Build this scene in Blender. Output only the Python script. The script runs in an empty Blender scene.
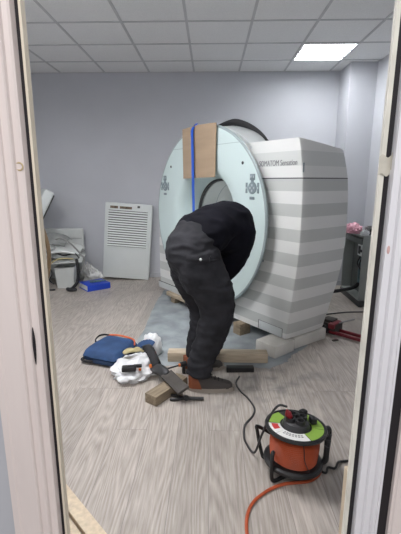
import bpy, bmesh, math, random
from mathutils import Vector, Matrix, noise
random.seed(7)
PI = math.pi
scene = bpy.context.scene
C = scene.collection
R = math.radians

# ------------------------------------------------------------------ materials
def new_mat(name):
    m = bpy.data.materials.new(name); m.use_nodes = True
    nt = m.node_tree
    b = nt.nodes['Principled BSDF']
    return m, nt, b

def mat(name, col, rough=0.5, metal=0.0, var=0.06, scale=6.0, bump=0.0, bscale=60.0, spec=None, stretch=None, alpha=None, trans=None, detail=3.0):
    m, nt, b = new_mat(name)
    N, L = nt.nodes, nt.links
    tc = N.new('ShaderNodeTexCoord')
    src = tc.outputs['Object']
    if stretch:
        mp = N.new('ShaderNodeMapping'); mp.inputs['Scale'].default_value = stretch
        L.new(src, mp.inputs['Vector']); src = mp.outputs['Vector']
    no = N.new('ShaderNodeTexNoise'); no.inputs['Scale'].default_value = scale; no.inputs['Detail'].default_value = detail
    L.new(src, no.inputs['Vector'])
    rp = N.new('ShaderNodeValToRGB')
    c0 = [max(0, c*(1-var)) for c in col]; c1 = [min(1, c*(1+var)) for c in col]
    rp.color_ramp.elements[0].position = 0.3; rp.color_ramp.elements[1].position = 0.7
    rp.color_ramp.elements[0].color = (*c0, 1); rp.color_ramp.elements[1].color = (*c1, 1)
    L.new(no.outputs['Fac'], rp.inputs['Fac']); L.new(rp.outputs['Color'], b.inputs['Base Color'])
    b.inputs['Roughness'].default_value = rough; b.inputs['Metallic'].default_value = metal
    if spec is not None: b.inputs['Specular IOR Level'].default_value = spec
    if alpha is not None: b.inputs['Alpha'].default_value = alpha
    if trans is not None: b.inputs['Transmission Weight'].default_value = trans
    if bump:
        n2 = N.new('ShaderNodeTexNoise'); n2.inputs['Scale'].default_value = bscale; n2.inputs['Detail'].default_value = 4
        L.new(src, n2.inputs['Vector'])
        bp = N.new('ShaderNodeBump'); bp.inputs['Strength'].default_value = bump; bp.inputs['Distance'].default_value = 0.01
        L.new(n2.outputs['Fac'], bp.inputs['Height']); L.new(bp.outputs['Normal'], b.inputs['Normal'])
    return m

def emis(name, col, s):
    m, nt, b = new_mat(name)
    b.inputs['Base Color'].default_value = (*col, 1)
    b.inputs['Emission Color'].default_value = (*col, 1); b.inputs['Emission Strength'].default_value = s
    return m

def math_node(N, op, a=None, bb=None):
    n = N.new('ShaderNodeMath'); n.operation = op
    if isinstance(a, (int, float)): n.inputs[0].default_value = a
    if isinstance(bb, (int, float)): n.inputs[1].default_value = bb
    return n

def floor_material():
    m, nt, b = new_mat('grey_wood_vinyl')
    N, L = nt.nodes, nt.links
    tc = N.new('ShaderNodeTexCoord')
    sep = N.new('ShaderNodeSeparateXYZ'); L.new(tc.outputs['Object'], sep.inputs[0])
    cmb = N.new('ShaderNodeCombineXYZ')
    L.new(sep.outputs['Y'], cmb.inputs['X']); L.new(sep.outputs['X'], cmb.inputs['Y'])
    br = N.new('ShaderNodeTexBrick')
    br.inputs['Scale'].default_value = 1.0
    br.inputs['Brick Width'].default_value = 1.22; br.inputs['Row Height'].default_value = 0.18
    br.inputs['Mortar Size'].default_value = 0.0013; br.inputs['Mortar Smooth'].default_value = 0.3
    br.offset = 0.37; br.offset_frequency = 3
    br.inputs['Color1'].default_value = (0, 0, 0, 1); br.inputs['Color2'].default_value = (1, 1, 1, 1)
    br.inputs['Mortar'].default_value = (0.5, 0.5, 0.5, 1)
    L.new(cmb.outputs[0], br.inputs['Vector'])
    # fine grain along the plank, shifted per plank
    addv = N.new('ShaderNodeVectorMath'); addv.operation = 'MULTIPLY_ADD'
    L.new(br.outputs['Color'], addv.inputs[0]); addv.inputs[1].default_value = (7.0, 3.0, 5.0)
    L.new(tc.outputs['Object'], addv.inputs[2])
    mp = N.new('ShaderNodeMapping'); mp.inputs['Scale'].default_value = (60.0, 3.0, 1.0)
    L.new(addv.outputs[0], mp.inputs['Vector'])
    n1 = N.new('ShaderNodeTexNoise'); n1.inputs['Scale'].default_value = 1.7; n1.inputs['Detail'].default_value = 5; n1.inputs['Roughness'].default_value = 0.65
    n1.inputs['Distortion'].default_value = 0.1
    L.new(mp.outputs[0], n1.inputs['Vector'])
    mp2 = N.new('ShaderNodeMapping'); mp2.inputs['Scale'].default_value = (7.0, 0.6, 1.0)
    L.new(addv.outputs[0], mp2.inputs['Vector'])
    nc = N.new('ShaderNodeTexNoise'); nc.inputs['Scale'].default_value = 1.0; nc.inputs['Detail'].default_value = 1.5; nc.inputs['Roughness'].default_value = 0.4
    L.new(mp2.outputs[0], nc.inputs['Vector'])
    k1 = math_node(N, 'MULTIPLY', None, 44.0); L.new(nc.outputs['Fac'], k1.inputs[0])
    k2 = math_node(N, 'PINGPONG', None, 1.0); L.new(k1.outputs[0], k2.inputs[0])
    mp3 = N.new('ShaderNodeMapping'); mp3.inputs['Scale'].default_value = (150.0, 9.0, 1.0)
    L.new(addv.outputs[0], mp3.inputs['Vector'])
    n4 = N.new('ShaderNodeTexNoise'); n4.inputs['Scale'].default_value = 1.0; n4.inputs['Detail'].default_value = 3
    L.new(mp3.outputs[0], n4.inputs['Vector'])
    n5 = N.new('ShaderNodeTexNoise'); n5.inputs['Scale'].default_value = 3.0; n5.inputs['Detail'].default_value = 4
    L.new(tc.outputs['Object'], n5.inputs['Vector'])
    k3 = math_node(N, 'MULTIPLY', None, 0.24); L.new(k2.outputs[0], k3.inputs[0])
    k4 = math_node(N, 'MULTIPLY_ADD', None, 0.62); k4.inputs[1].default_value = 0.50; L.new(n1.outputs['Fac'], k4.inputs[0]); L.new(k3.outputs[0], k4.inputs[2])
    k5 = math_node(N, 'MULTIPLY_ADD'); k5.inputs[1].default_value = 0.50; L.new(n4.outputs['Fac'], k5.inputs[0]); L.new(k4.outputs[0], k5.inputs[2])
    mix1 = math_node(N, 'MULTIPLY_ADD'); mix1.inputs[1].default_value = 0.24; L.new(n5.outputs['Fac'], mix1.inputs[0]); L.new(k5.outputs[0], mix1.inputs[2])
    rp = N.new('ShaderNodeValToRGB')
    rp.color_ramp.elements[0].position = 0.47; rp.color_ramp.elements[1].position = 0.97
    rp.color_ramp.elements[0].color = (0.265, 0.230, 0.200, 1); rp.color_ramp.elements[1].color = (0.50, 0.452, 0.408, 1)
    L.new(mix1.outputs[0], rp.inputs['Fac'])
    # plank tone
    tone = N.new('ShaderNodeMapRange'); tone.inputs[3].default_value = 0.90; tone.inputs[4].default_value = 1.10
    L.new(br.outputs['Color'], tone.inputs[0])
    mul = N.new('ShaderNodeVectorMath'); mul.operation = 'SCALE'
    L.new(rp.outputs['Color'], mul.inputs[0]); L.new(tone.outputs[0], mul.inputs['Scale'])
    # joints
    mx = N.new('ShaderNodeMix'); mx.data_type = 'RGBA'
    L.new(br.outputs['Fac'], mx.inputs[0]); L.new(mul.outputs[0], mx.inputs[6]); mx.inputs[7].default_value = (0.2, 0.18, 0.17, 1)
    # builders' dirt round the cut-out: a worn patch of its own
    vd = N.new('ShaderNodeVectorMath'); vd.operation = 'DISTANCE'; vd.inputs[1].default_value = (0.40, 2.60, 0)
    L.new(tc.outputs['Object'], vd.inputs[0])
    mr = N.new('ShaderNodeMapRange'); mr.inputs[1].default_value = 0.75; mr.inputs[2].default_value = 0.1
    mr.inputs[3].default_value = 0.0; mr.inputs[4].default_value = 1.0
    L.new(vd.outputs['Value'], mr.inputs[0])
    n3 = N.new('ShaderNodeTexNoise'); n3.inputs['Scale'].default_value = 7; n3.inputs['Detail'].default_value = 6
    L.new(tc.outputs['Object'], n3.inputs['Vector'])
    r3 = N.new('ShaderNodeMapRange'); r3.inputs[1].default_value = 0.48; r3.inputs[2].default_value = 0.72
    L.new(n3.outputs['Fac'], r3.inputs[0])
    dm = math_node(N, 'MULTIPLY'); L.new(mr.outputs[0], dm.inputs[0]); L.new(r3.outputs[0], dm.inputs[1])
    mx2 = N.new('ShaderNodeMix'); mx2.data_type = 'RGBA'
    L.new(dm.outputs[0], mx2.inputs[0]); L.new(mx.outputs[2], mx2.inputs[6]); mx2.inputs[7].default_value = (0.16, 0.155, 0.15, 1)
    L.new(mx2.outputs[2], b.inputs['Base Color'])
    b.inputs['Roughness'].default_value = 0.42
    bp = N.new('ShaderNodeBump'); bp.inputs['Strength'].default_value = 0.12; bp.inputs['Distance'].default_value = 0.003
    L.new(mix1.outputs[0], bp.inputs['Height']); L.new(bp.outputs['Normal'], b.inputs['Normal'])
    return m

def z_band_material(name, light, dark, bands, rough=0.38):
    """Printed horizontal bands at given local heights (z0,z1,weight) on a light plastic cover."""
    m, nt, b = new_mat(name)
    N, L = nt.nodes, nt.links
    tc = N.new('ShaderNodeTexCoord')
    sep = N.new('ShaderNodeSeparateXYZ'); L.new(tc.outputs['Object'], sep.inputs[0])
    acc = None
    for z0, z1, w, colr in bands:
        g = math_node(N, 'GREATER_THAN', None, z0); L.new(sep.outputs['Z'], g.inputs[0])
        l = math_node(N, 'LESS_THAN', None, z1); L.new(sep.outputs['Z'], l.inputs[0])
        mu = math_node(N, 'MULTIPLY'); L.new(g.outputs[0], mu.inputs[0]); L.new(l.outputs[0], mu.inputs[1])
        m2 = math_node(N, 'MULTIPLY', None, w); L.new(mu.outputs[0], m2.inputs[0])
        mx = N.new('ShaderNodeMix'); mx.data_type = 'RGBA'
        L.new(m2.outputs[0], mx.inputs[0])
        if acc is None: mx.inputs[6].default_value = (*light, 1)
        else: L.new(acc, mx.inputs[6])
        mx.inputs[7].default_value = (*colr, 1)
        acc = mx.outputs[2]
    L.new(acc, b.inputs['Base Color'])
    b.inputs['Roughness'].default_value = rough
    return m

M = {}
M['wall'] = mat('wall_paint', (0.57, 0.58, 0.615), 0.7, var=0.025, scale=2.0, bump=0.05, bscale=180)
M['ceiling'] = mat('ceiling_tile', (0.84, 0.845, 0.84), 0.9, var=0.05, scale=120, bump=0.12, bscale=300)
M['grid'] = mat('ceiling_grid', (0.54, 0.545, 0.55), 0.5)
M['floor'] = floor_material()
M['screed'] = mat('bare_screed', (0.30, 0.33, 0.345), 0.75, var=0.28, scale=5, bump=0.3, bscale=40, detail=7)
M['base'] = mat('baseboard_grey', (0.50, 0.51, 0.54), 0.5)
M['pvc'] = mat('white_pvc', (0.80, 0.79, 0.82), 0.32, var=0.02, scale=3)
M['pvc_pink'] = mat('pinkish_pvc', (0.81, 0.715, 0.68), 0.3, var=0.05, scale=2.2, stretch=(6, 6, 0.6))  # pinkish base colour, varied in streaks along the height
M['gasket'] = mat('black_rubber', (0.012, 0.009, 0.012), 0.6)
M['raw_wood'] = mat('raw_pine', (0.62, 0.51, 0.37), 0.65, var=0.14, scale=5, stretch=(9, 9, 1.0))
M['cream'] = mat('cream_timber', (0.74, 0.66, 0.53), 0.6, var=0.1, scale=6, stretch=(6, 6, 0.5))
M['cream_r'] = mat('cream_plaster', (0.72, 0.70, 0.62), 0.7, var=0.14, scale=9)
M['beam'] = mat('sawn_timber', (0.50, 0.41, 0.30), 0.7, var=0.18, scale=4, stretch=(1.5, 14, 14), bump=0.1)
M['block'] = mat('old_wood_block', (0.235, 0.185, 0.125), 0.75, var=0.25, scale=4, stretch=(2, 14, 14), bump=0.15)
M['pale_block'] = mat('pale_block', (0.62, 0.60, 0.55), 0.8, var=0.08, scale=9, bump=0.15)
LIGHT = (0.74, 0.745, 0.725); GREY = (0.535, 0.55, 0.53)
M['housing'] = z_band_material('banded_housing', LIGHT, GREY,
    [(1.515, 1.625, 1.0, (0.62, 0.635, 0.615)), (1.325, 1.42, 1.0, GREY), (1.13, 1.228, 1.0, GREY), (0.935, 1.033, 1.0, GREY),
     (0.74, 0.838, 1.0, GREY), (0.545, 0.643, 1.0, GREY), (0.35, 0.448, 1.0, GREY), (0.16, 0.252, 1.0, GREY), (1.419, 1.427, 1.0, (0.03, 0.03, 0.03))])
M['mint'] = z_band_material('mint_cover', (0.56, 0.665, 0.655), (0.3, 0.35, 0.35), [(1.718, 1.7225, 1.0, (0.32, 0.40, 0.40))], 0.36)
M['mint_edge'] = mat('mint_cover_edge', (0.28, 0.335, 0.34), 0.4)
M['bore'] = mat('bore_tube', (0.76, 0.79, 0.77), 0.35)
M['dark'] = mat('dark_plastic', (0.035, 0.035, 0.037), 0.45)
M['black'] = mat('black_plastic', (0.012, 0.012, 0.013), 0.4)
M['soft_black'] = mat('soft_black', (0.018, 0.018, 0.02), 0.8, bump=0.2)
M['shroud'] = mat('pale_shroud', (0.58, 0.61, 0.61), 0.28)
M['key'] = mat('keypad_grey', (0.20, 0.25, 0.27), 0.5)
M['key2'] = mat('keypad_key', (0.40, 0.46, 0.48), 0.5)
M['letter'] = mat('letter_grey', (0.19, 0.19, 0.20), 0.5)
M['card'] = mat('cardboard', (0.34, 0.25, 0.168), 0.8, var=0.07, scale=4, stretch=(1, 1, 6))
M['tape'] = mat('blue_tape', (0.02, 0.10, 0.52), 0.5)
M['white_metal'] = mat('white_painted_metal', (0.70, 0.735, 0.72), 0.4, var=0.03, scale=3)
M['slot'] = mat('dark_slot', (0.09, 0.09, 0.085), 0.7)
M['rust'] = mat('brown_label', (0.16, 0.12, 0.08), 0.6, var=0.5, scale=40)
M['cover'] = mat('grey_white_cover', (0.58, 0.60, 0.58), 0.4, var=0.06, scale=5)
M['cover_d'] = mat('grey_cover_inside', (0.26, 0.27, 0.26), 0.55, var=0.2, scale=9)
M['film'] = mat('clear_wrap', (0.60, 0.60, 0.58), 0.25, var=0.15, scale=9, bump=0.6, bscale=25)
M['binder'] = mat('blue_binder', (0.015, 0.06, 0.50), 0.4)
M['paper'] = mat('paper', (0.75, 0.76, 0.74), 0.8)
M['teal'] = mat('teal_grey', (0.10, 0.17, 0.19), 0.5, var=0.3, scale=30)
M['cable_grey'] = mat('grey_cable', (0.25, 0.25, 0.24), 0.5)
M['yellow'] = mat('dull_yellow', (0.42, 0.36, 0.19), 0.6)
M['navy'] = mat('navy_canvas', (0.022, 0.06, 0.155), 0.75, var=0.18, scale=10, bump=0.25, bscale=90)
M['orange_trim'] = mat('orange_piping', (0.62, 0.13, 0.05), 0.6)
M['bag_white'] = mat('white_polythene', (0.74, 0.75, 0.76), 0.35, var=0.05, scale=9, bump=0.5, bscale=22)
M['jacket'] = mat('black_navy_jacket', (0.0055, 0.0055, 0.0095), 0.8, var=0.25, scale=8, bump=0.4, bscale=18, spec=0.12)
M['trouser'] = mat('charcoal_trousers', (0.025, 0.025, 0.029), 0.85, var=0.35, scale=9, bump=0.35, bscale=20, spec=0.2)
M['skin'] = mat('skin', (0.55, 0.33, 0.24), 0.5, var=0.06, scale=20)
M['hair'] = mat('dark_hair', (0.02, 0.015, 0.012), 0.6, bump=0.6, bscale=120)
M['eye'] = mat('eye_white', (0.8, 0.8, 0.78), 0.2)
M['shoe'] = mat('grey_mesh_shoe', (0.055, 0.047, 0.043), 0.8, bump=0.4, bscale=150)
M['sole'] = mat('pale_sole', (0.30, 0.265, 0.225), 0.7)
M['heel'] = mat('orange_heel', (0.22, 0.062, 0.022), 0.7)
M['reel_cable'] = mat('orange_reel_cable', (0.40, 0.072, 0.022), 0.5, var=0.12, scale=20)
M['green'] = mat('green_label', (0.22, 0.37, 0.05), 0.5)
M['white_label'] = mat('white_label', (0.75, 0.75, 0.73), 0.5)
M['red_label'] = mat('red_label', (0.55, 0.04, 0.04), 0.5)
M['red'] = mat('red_plug', (0.26, 0.012, 0.018), 0.4)
M['jack_red'] = mat('red_paint', (0.20, 0.015, 0.025), 0.45, var=0.2, scale=20)
M['steel'] = mat('dull_steel', (0.30, 0.30, 0.30), 0.4, metal=0.8)
M['cab_grey'] = mat('grey_cabinet', (0.33, 0.355, 0.34), 0.5, var=0.05)
M['cab_dark'] = mat('cabinet_inside', (0.12, 0.13, 0.125), 0.6, var=0.15)
M['pink'] = mat('pink_polythene', (0.72, 0.36, 0.44), 0.35, var=0.12, scale=14, bump=0.5, bscale=40)
M['board'] = mat('hardboard', (0.27, 0.18, 0.09), 0.6, var=0.2, scale=6, stretch=(5, 5, 1))
M['mask'] = mat('masking_tape', (0.58, 0.55, 0.47), 0.6, var=0.08, scale=30)
M['stain'] = mat('pink_stain', (0.62, 0.40, 0.38), 0.6, var=0.2, scale=40)
M['glue'] = mat('yellowed_glue', (0.55, 0.43, 0.25), 0.6)
M['lamp_frame'] = mat('white_lamp_frame', (0.75, 0.76, 0.77), 0.4)
M['louvre'] = mat('lamp_louvre', (0.40, 0.41, 0.43), 0.35)
M['glow'] = emis('fluorescent_glow', (0.985, 0.985, 1.0), 22.0)
M['glow_dim'] = emis('fluorescent_glow_soft', (0.96, 0.98, 1.0), 10.0)
M['saw_grey'] = mat('brown_grey_metal', (0.060, 0.052, 0.046), 0.75, var=0.2, scale=12)
M['orange'] = mat('orange_plastic', (0.65, 0.16, 0.03), 0.45)

# ------------------------------------------------------------------ mesh helpers
def bez(p, n=8):
    """Catmull-Rom through p (tuples of any length)."""
    if len(p) < 3: return [Vector(q) for q in p]
    P = [Vector(q) for q in p]
    P = [P[0]*2 - P[1]] + P + [P[-1]*2 - P[-2]]
    out = []
    for i in range(1, len(P)-2):
        a, b, c, d = P[i-1], P[i], P[i+1], P[i+2]
        for k in range(n):
            t = k/n
            out.append(0.5*((2*b) + (c-a)*t + (2*a-5*b+4*c-d)*t*t + (3*b-3*c+d-a)*t**3))
    out.append(P[-2])
    return out

class MB:
    def __init__(s): s.bm = bmesh.new()
    def box(s, c, d, rot=None, bev=0.0, seg=2):
        r = bmesh.ops.create_cube(s.bm, size=1.0)
        vs = r['verts']
        for v in vs: v.co = Vector((v.co.x*d[0], v.co.y*d[1], v.co.z*d[2]))
        if bev:
            es = list({e for v in vs for e in v.link_edges})
            g = bmesh.ops.bevel(s.bm, geom=es, offset=bev, segments=seg, affect='EDGES', profile=0.5)
            vs = list({v for f in g['faces'] for v in f.verts} | {v for v in vs if v.is_valid})
        Mx = Matrix.Translation(Vector(c))
        if rot is not None: Mx = Mx @ (rot.to_4x4() if isinstance(rot, Matrix) else Matrix.Rotation(rot, 4, 'Z'))
        for v in vs: v.co = Mx @ v.co
        return s
    def tube(s, pts, r, seg=10, aspect=None, cap=True, smooth=6, side=None):
        """swept tube; r number or list; aspect (a,b) scales along side / other; round ends"""
        P = bez(pts, smooth) if smooth and len(pts) > 2 else [Vector(p) for p in pts]
        n = len(P)
        if isinstance(r, (int, float)): rr = [r]*n
        else:
            q = bez([(x, 0, 0) if isinstance(x, (int, float)) else x for x in r], smooth) if smooth and len(pts) > 2 else [Vector((x, 0, 0)) for x in r]
            rr = [max(1e-4, v.x) for v in q]
        T = []
        for i in range(n):
            t = P[min(i+1, n-1)] - P[max(i-1, 0)]
            T.append(t.normalized() if t.length > 1e-9 else Vector((0, 0, 1)))
        if side is not None: u = Vector(side)
        else: u = Vector((0, 0, 1)) if abs(T[0].z) < .9 else Vector((1, 0, 0))
        rings = []
        for i in range(n):
            if side is not None: u = Vector(side)
            u = (u - T[i]*u.dot(T[i])).normalized()
            w = T[i].cross(u)
            ax, ay = aspect if aspect else (1, 1)
            rings.append([s.bm.verts.new(P[i] + u*(rr[i]*ax*math.cos(2*PI*k/seg)) + w*(rr[i]*ay*math.sin(2*PI*k/seg))) for k in range(seg)])
        for i in range(n-1):
            for k in range(seg):
                s.bm.faces.new((rings[i][k], rings[i][(k+1) % seg], rings[i+1][(k+1) % seg], rings[i+1][k]))
        if cap:
            for ring, d, rad in ((rings[0], -T[0], rr[0]), (rings[-1], T[-1], rr[-1])):
                c = sum((v.co for v in ring), Vector())/seg
                mid = [s.bm.verts.new(c + (v.co-c)*0.7 + d*rad*0.5) for v in ring]
                tip = s.bm.verts.new(c + d*rad*0.75)
                for k in range(seg):
                    a, b2 = ring[k], ring[(k+1) % seg]; m1, m2 = mid[k], mid[(k+1) % seg]
                    s.bm.faces.new((a, b2, m2, m1)); s.bm.faces.new((m1, m2, tip))
        return s
    def ell(s, c, r, rot=None, seg=20, rings=14):
        g = bmesh.ops.create_uvsphere(s.bm, u_segments=seg, v_segments=rings, radius=1.0)
        for v in g['verts']:
            p = Vector((v.co.x*r[0], v.co.y*r[1], v.co.z*r[2]))
            v.co = (rot @ p if rot is not None else p) + Vector(c)
        return s
    def lathe(s, prof, c=(0, 0, 0), axis='Z', seg=64, a0=0.0, a1=2*PI, close=False):
        full = abs(a1-a0-2*PI) < 1e-6
        n = seg if full else seg+1
        c = Vector(c); cols = []
        for k in range(n):
            a = a0 + (a1-a0)*k/seg
            col = []
            for r, h in prof:
                if axis == 'Z': p = Vector((r*math.cos(a), r*math.sin(a), h))
                elif axis == 'Y': p = Vector((r*math.sin(a), h, r*math.cos(a)))
                else: p = Vector((h, r*math.cos(a), r*math.sin(a)))
                col.append(s.bm.verts.new(c+p))
            cols.append(col)
        m = len(prof)
        for k in range(seg):
            A, B = cols[k], cols[(k+1) % n]
            for i in range(m if close else m-1):
                j = (i+1) % m
                s.bm.faces.new((A[i], B[i], B[j], A[j]))
        if close and not full:
            s.bm.faces.new(cols[0]); s.bm.faces.new(list(reversed(cols[-1])))
        return s
    def cyl(s, p0, p1, r, seg=20, r2=None):
        p0, p1 = Vector(p0), Vector(p1)
        d = p1-p0
        g = bmesh.ops.create_cone(s.bm, cap_ends=True, segments=seg, radius1=r, radius2=r if r2 is None else r2, depth=d.length)
        Mx = Matrix.Translation((p0+p1)/2) @ Vector((0, 0, 1)).rotation_difference(d).to_matrix().to_4x4()
        for v in g['verts']: v.co = Mx @ v.co
        return s
    def prism(s, poly, z0, z1):
        """poly [(x,y)] extruded in z"""
        a = [s.bm.verts.new((x, y, z0)) for x, y in poly]; b = [s.bm.verts.new((x, y, z1)) for x, y in poly]
        n = len(poly)
        for i in range(n): s.bm.faces.new((a[i], a[(i+1) % n], b[(i+1) % n], b[i]))
        s.bm.faces.new(list(reversed(a))); s.bm.faces.new(b)
        return s
    def grid(s, f, nu, nv):
        vs = [[s.bm.verts.new(f(i/nu, j/nv)) for j in range(nv+1)] for i in range(nu+1)]
        for i in range(nu):
            for j in range(nv):
                s.bm.faces.new((vs[i][j], vs[i+1][j], vs[i+1][j+1], vs[i][j+1]))
        return s
    def solidify(s, t):
        bmesh.ops.recalc_face_normals(s.bm, faces=s.bm.faces[:])
        bmesh.ops.solidify(s.bm, geom=s.bm.faces[:], thickness=t)
        return s
    def xf(s, Mx):
        for v in s.bm.verts: v.co = Mx @ v.co
        return s
    def build(s, name, m, parent=None, smooth=True, loc=None, rotz=0.0, ang=38):
        bmesh.ops.recalc_face_normals(s.bm, faces=s.bm.faces[:])
        me = bpy.data.meshes.new(name); s.bm.to_mesh(me); s.bm.free()
        me.materials.append(m)
        if smooth:
            me.shade_smooth()
            try: me.set_sharp_from_angle(angle=R(ang))
            except Exception: pass
        o = bpy.data.objects.new(name, me); C.objects.link(o)
        if parent is not None: o.parent = parent
        if loc is not None: o.location = loc
        o.rotation_euler.z = rotz
        return o

def tag(o, label=None, cat=None, group=None, kind=None):
    if label: o['label'] = label
    if cat: o['category'] = cat
    if group: o['group'] = group
    if kind: o['kind'] = kind
    return o
def thing(name, label, cat, loc=(0, 0, 0), rotz=0.0, group=None):
    o = bpy.data.objects.new(name, None); C.objects.link(o)
    o.location = loc; o.rotation_euler.z = rotz; o.empty_display_size = 0.1
    return tag(o, label, cat, group)
def struct(name, mb, m, smooth=False):
    return tag(mb.build(name, m, smooth=smooth), kind='structure')
def bake(o, voxel=None, smooth_it=0, disp=None, sub=0):
    """freeze remesh / smoothing into the mesh"""
    if voxel:
        md = o.modifiers.new('r', 'REMESH'); md.mode = 'VOXEL'; md.voxel_size = voxel; md.use_smooth_shade = True
    if smooth_it:
        md = o.modifiers.new('s', 'SMOOTH'); md.factor = 0.5; md.iterations = smooth_it
    if sub:
        md = o.modifiers.new('b', 'SUBSURF'); md.levels = sub; md.render_levels = sub
    dg = bpy.context.evaluated_depsgraph_get(); dg.update()
    me = bpy.data.meshes.new_from_object(o.evaluated_get(dg))
    old = o.data; mats = [x for x in old.materials]
    o.modifiers.clear(); o.data = me
    me.name = o.name
    if not me.materials:
        for x in mats: me.materials.append(x)
    me.shade_smooth()
    if disp:
        me.calc_loop_triangles()
        nr = [v.normal.copy() for v in me.vertices]
        for v, nn in zip(me.vertices, nr): v.co = v.co + nn*disp(v.co)
    me.update()
    return o

# ------------------------------------------------------------------ camera
CAM_H = 1.40
cd = bpy.data.cameras.new('camera'); cam = bpy.data.objects.new('camera', cd); C.objects.link(cam)
cam.location = (0, 0, CAM_H); cam.rotation_euler = (R(90-12.4), 0, R(1.4))
cd.sensor_fit = 'VERTICAL'; cd.sensor_height = 36.0; cd.lens = 390.0*36.0/534.0
cd.clip_start = 0.05; scene.camera = cam

# ------------------------------------------------------------------ room shell
YB, XL, XR, HC = 5.66, -2.95, 2.045, 2.83
struct('floor', MB().box((0, 2.2, -0.05), (7.0, 7.6, 0.1)), M['floor'])
struct('wall_back', MB().box(((XL+XR)/2, YB+0.06, HC/2), (XR-XL+0.4, 0.12, HC+0.1)), M['wall'])
struct('wall_right', MB().box((XR+0.06, 3.4, HC/2), (0.12, 4.7, HC+0.1)), M['wall'])
struct('wall_left', MB().box((XL-0.06, 3.4, HC/2), (0.12, 4.7, HC+0.1)), M['wall'])
struct('wall_pillar', MB().box(((1.72+XR)/2+0.02, (5.245+YB)/2+0.01, HC/2), (XR-1.72+0.04, YB-5.245+0.02, HC)), M['wall'])
wf = MB()
wf.box(((XL-0.5625)/2-0.05, 1.065, HC/2), (-0.5625-XL+0.1, 0.17, HC)).box(((XR+0.68)/2+0.05, 1.065, HC/2), (XR-0.68+0.1, 0.17, HC))
wf.box((-0.53, 1.095, HC/2), (0.07, 0.11, HC)).box((0.60, 1.095, HC/2), (0.18, 0.11, HC)).box((0.05, 1.065, 2.50), (1.3, 0.17, 0.66))
struct('wall_front', wf, M['wall'])
# suspended ceiling: tile field and T-bar grid
struct('ceiling', MB().box(((XL+XR)/2, 3.4, HC+0.03), (XR-XL+0.2, 4.75, 0.06)), M['ceiling'])
g = MB()
x = -0.225-0.6*5
while x < XR:
    if x > XL: g.box((x, 3.4, HC-0.002), (0.024, 4.5, 0.006))
    x += 0.6
y = 5.157
while y > 1.2:
    g.box(((XL+XR)/2, y, HC-0.0025), (XR-XL, 0.024, 0.006)); y -= 0.6
g.box(((XL+XR)/2, YB-0.01, HC-0.0025), (XR-XL, 0.02, 0.006))
struct('trim_1', g, M['grid'])
bb = MB(); bb.box(((XL+1.72)/2, YB-0.007, 0.035), (1.72-XL, 0.014, 0.07)).box(((1.72+XR)/2, 5.238, 0.035), (XR-1.72, 0.014, 0.07))
struct('baseboard_back', bb, M['base'])
struct('baseboard_right', MB().box((XR-0.007, 3.2, 0.035), (0.014, 4.05, 0.07)), M['base'])
# bare screed where the vinyl was cut away under the machine
poly = [(-0.60, 4.95), (-0.63, 4.2), (-0.645, 3.3), (-0.61, 2.98), (-0.40, 2.80), (-0.1, 2.76), (0.25, 2.80), (0.47, 2.76), (0.60, 2.86), (0.70, 3.02), (0.86, 3.2), (0.95, 3.6), (1.2, 4.2), (1.0, 4.95)]
rp_ = []
for i, p in enumerate(poly):
    q = poly[(i+1) % len(poly)]
    for k in range(6):
        t = k/6
        rp_.append((p[0]+(q[0]-p[0])*t+random.uniform(-.012, .012), p[1]+(q[1]-p[1])*t+random.uniform(-.012, .012)))
struct('trim_2', MB().prism(rp_, -0.02, 0.0015), M['screed'])

# ------------------------------------------------------------------ door frame (outer side of the doorway)
def profile(poly, z0=0.0, z1=2.17): return MB().prism(poly, z0, z1)
fl = struct('trim_3', profile([(-0.4551, 0.975), (-0.4551, 1.03), (-0.5625, 1.03), (-0.5625, 0.93), (-0.547, 0.93), (-0.541, 0.9345), (-0.4935, 0.94),
        (-0.491, 0.943), (-0.490, 0.951), (-0.4755, 0.954), (-0.4725, 0.958), (-0.471, 0.968), (-0.460, 0.971)]), M['pvc_pink'])
fl.data.name = 'door_frame_left'
gl = profile([(-0.446, 1.0), (-0.4551, 1.0), (-0.4551, 1.03), (-0.446, 1.03)]).build('gasket', M['gasket'], fl, False); gl['label'] = 'black rubber gasket strip'
wl = profile([(-0.4405, 1.000), (-0.446, 0.998), (-0.446, 1.03), (-0.4435, 1.03), (-0.4425, 1.018)]).build('wood_edge', M['cream'], fl, False); wl['label'] = 'pale bare wood edge'
gm = MB().tube([(-0.470, 0.966, 1.02), (-0.4690, 0.9645, 0.99), (-0.4705, 0.966, 0.95), (-0.4695, 0.9655, 0.915)], [0.001, 0.004, 0.0045, 0.001], seg=6, smooth=4).build('gouge', M['gasket'], fl); gm['label'] = 'black gouge in the profile'
gs = MB().lathe([(0.007, 0), (0.009, -0.0015), (0.011, 0)], (-0.4655, 0.9690, 1.435), 'Y', 18).build('glue_ring', M['glue'], fl)
fr = struct('trim_4', profile([(0.441, 0.975), (0.455, 0.970), (0.457, 0.957), (0.470, 0.953), (0.472, 0.940), (0.478, 0.937), (0.479, 0.932), (0.484, 0.932),
        (0.484, 1.03), (0.441, 1.03)]), M['pvc'])
fr.data.name = 'door_frame_right'
g1 = profile([(0.4278, 1.0), (0.441, 1.0), (0.441, 1.03), (0.4278, 1.03)]).build('gasket', M['gasket'], fr, False); g1['label'] = 'black rubber gasket strip'
g2 = profile([(0.484, 0.937), (0.510, 0.937), (0.510, 1.03), (0.484, 1.03)]).build('gasket', M['gasket'], fr, False); g2['label'] = 'wide black strip beside the outer panel'
w2 = profile([(0.4175, 1.000), (0.4278, 0.998), (0.4278, 1.03), (0.4245, 1.03), (0.4235, 1.018)]).build('wood_edge', M['cream_r'], fr, False); w2['label'] = 'cream chipped edge'
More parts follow.
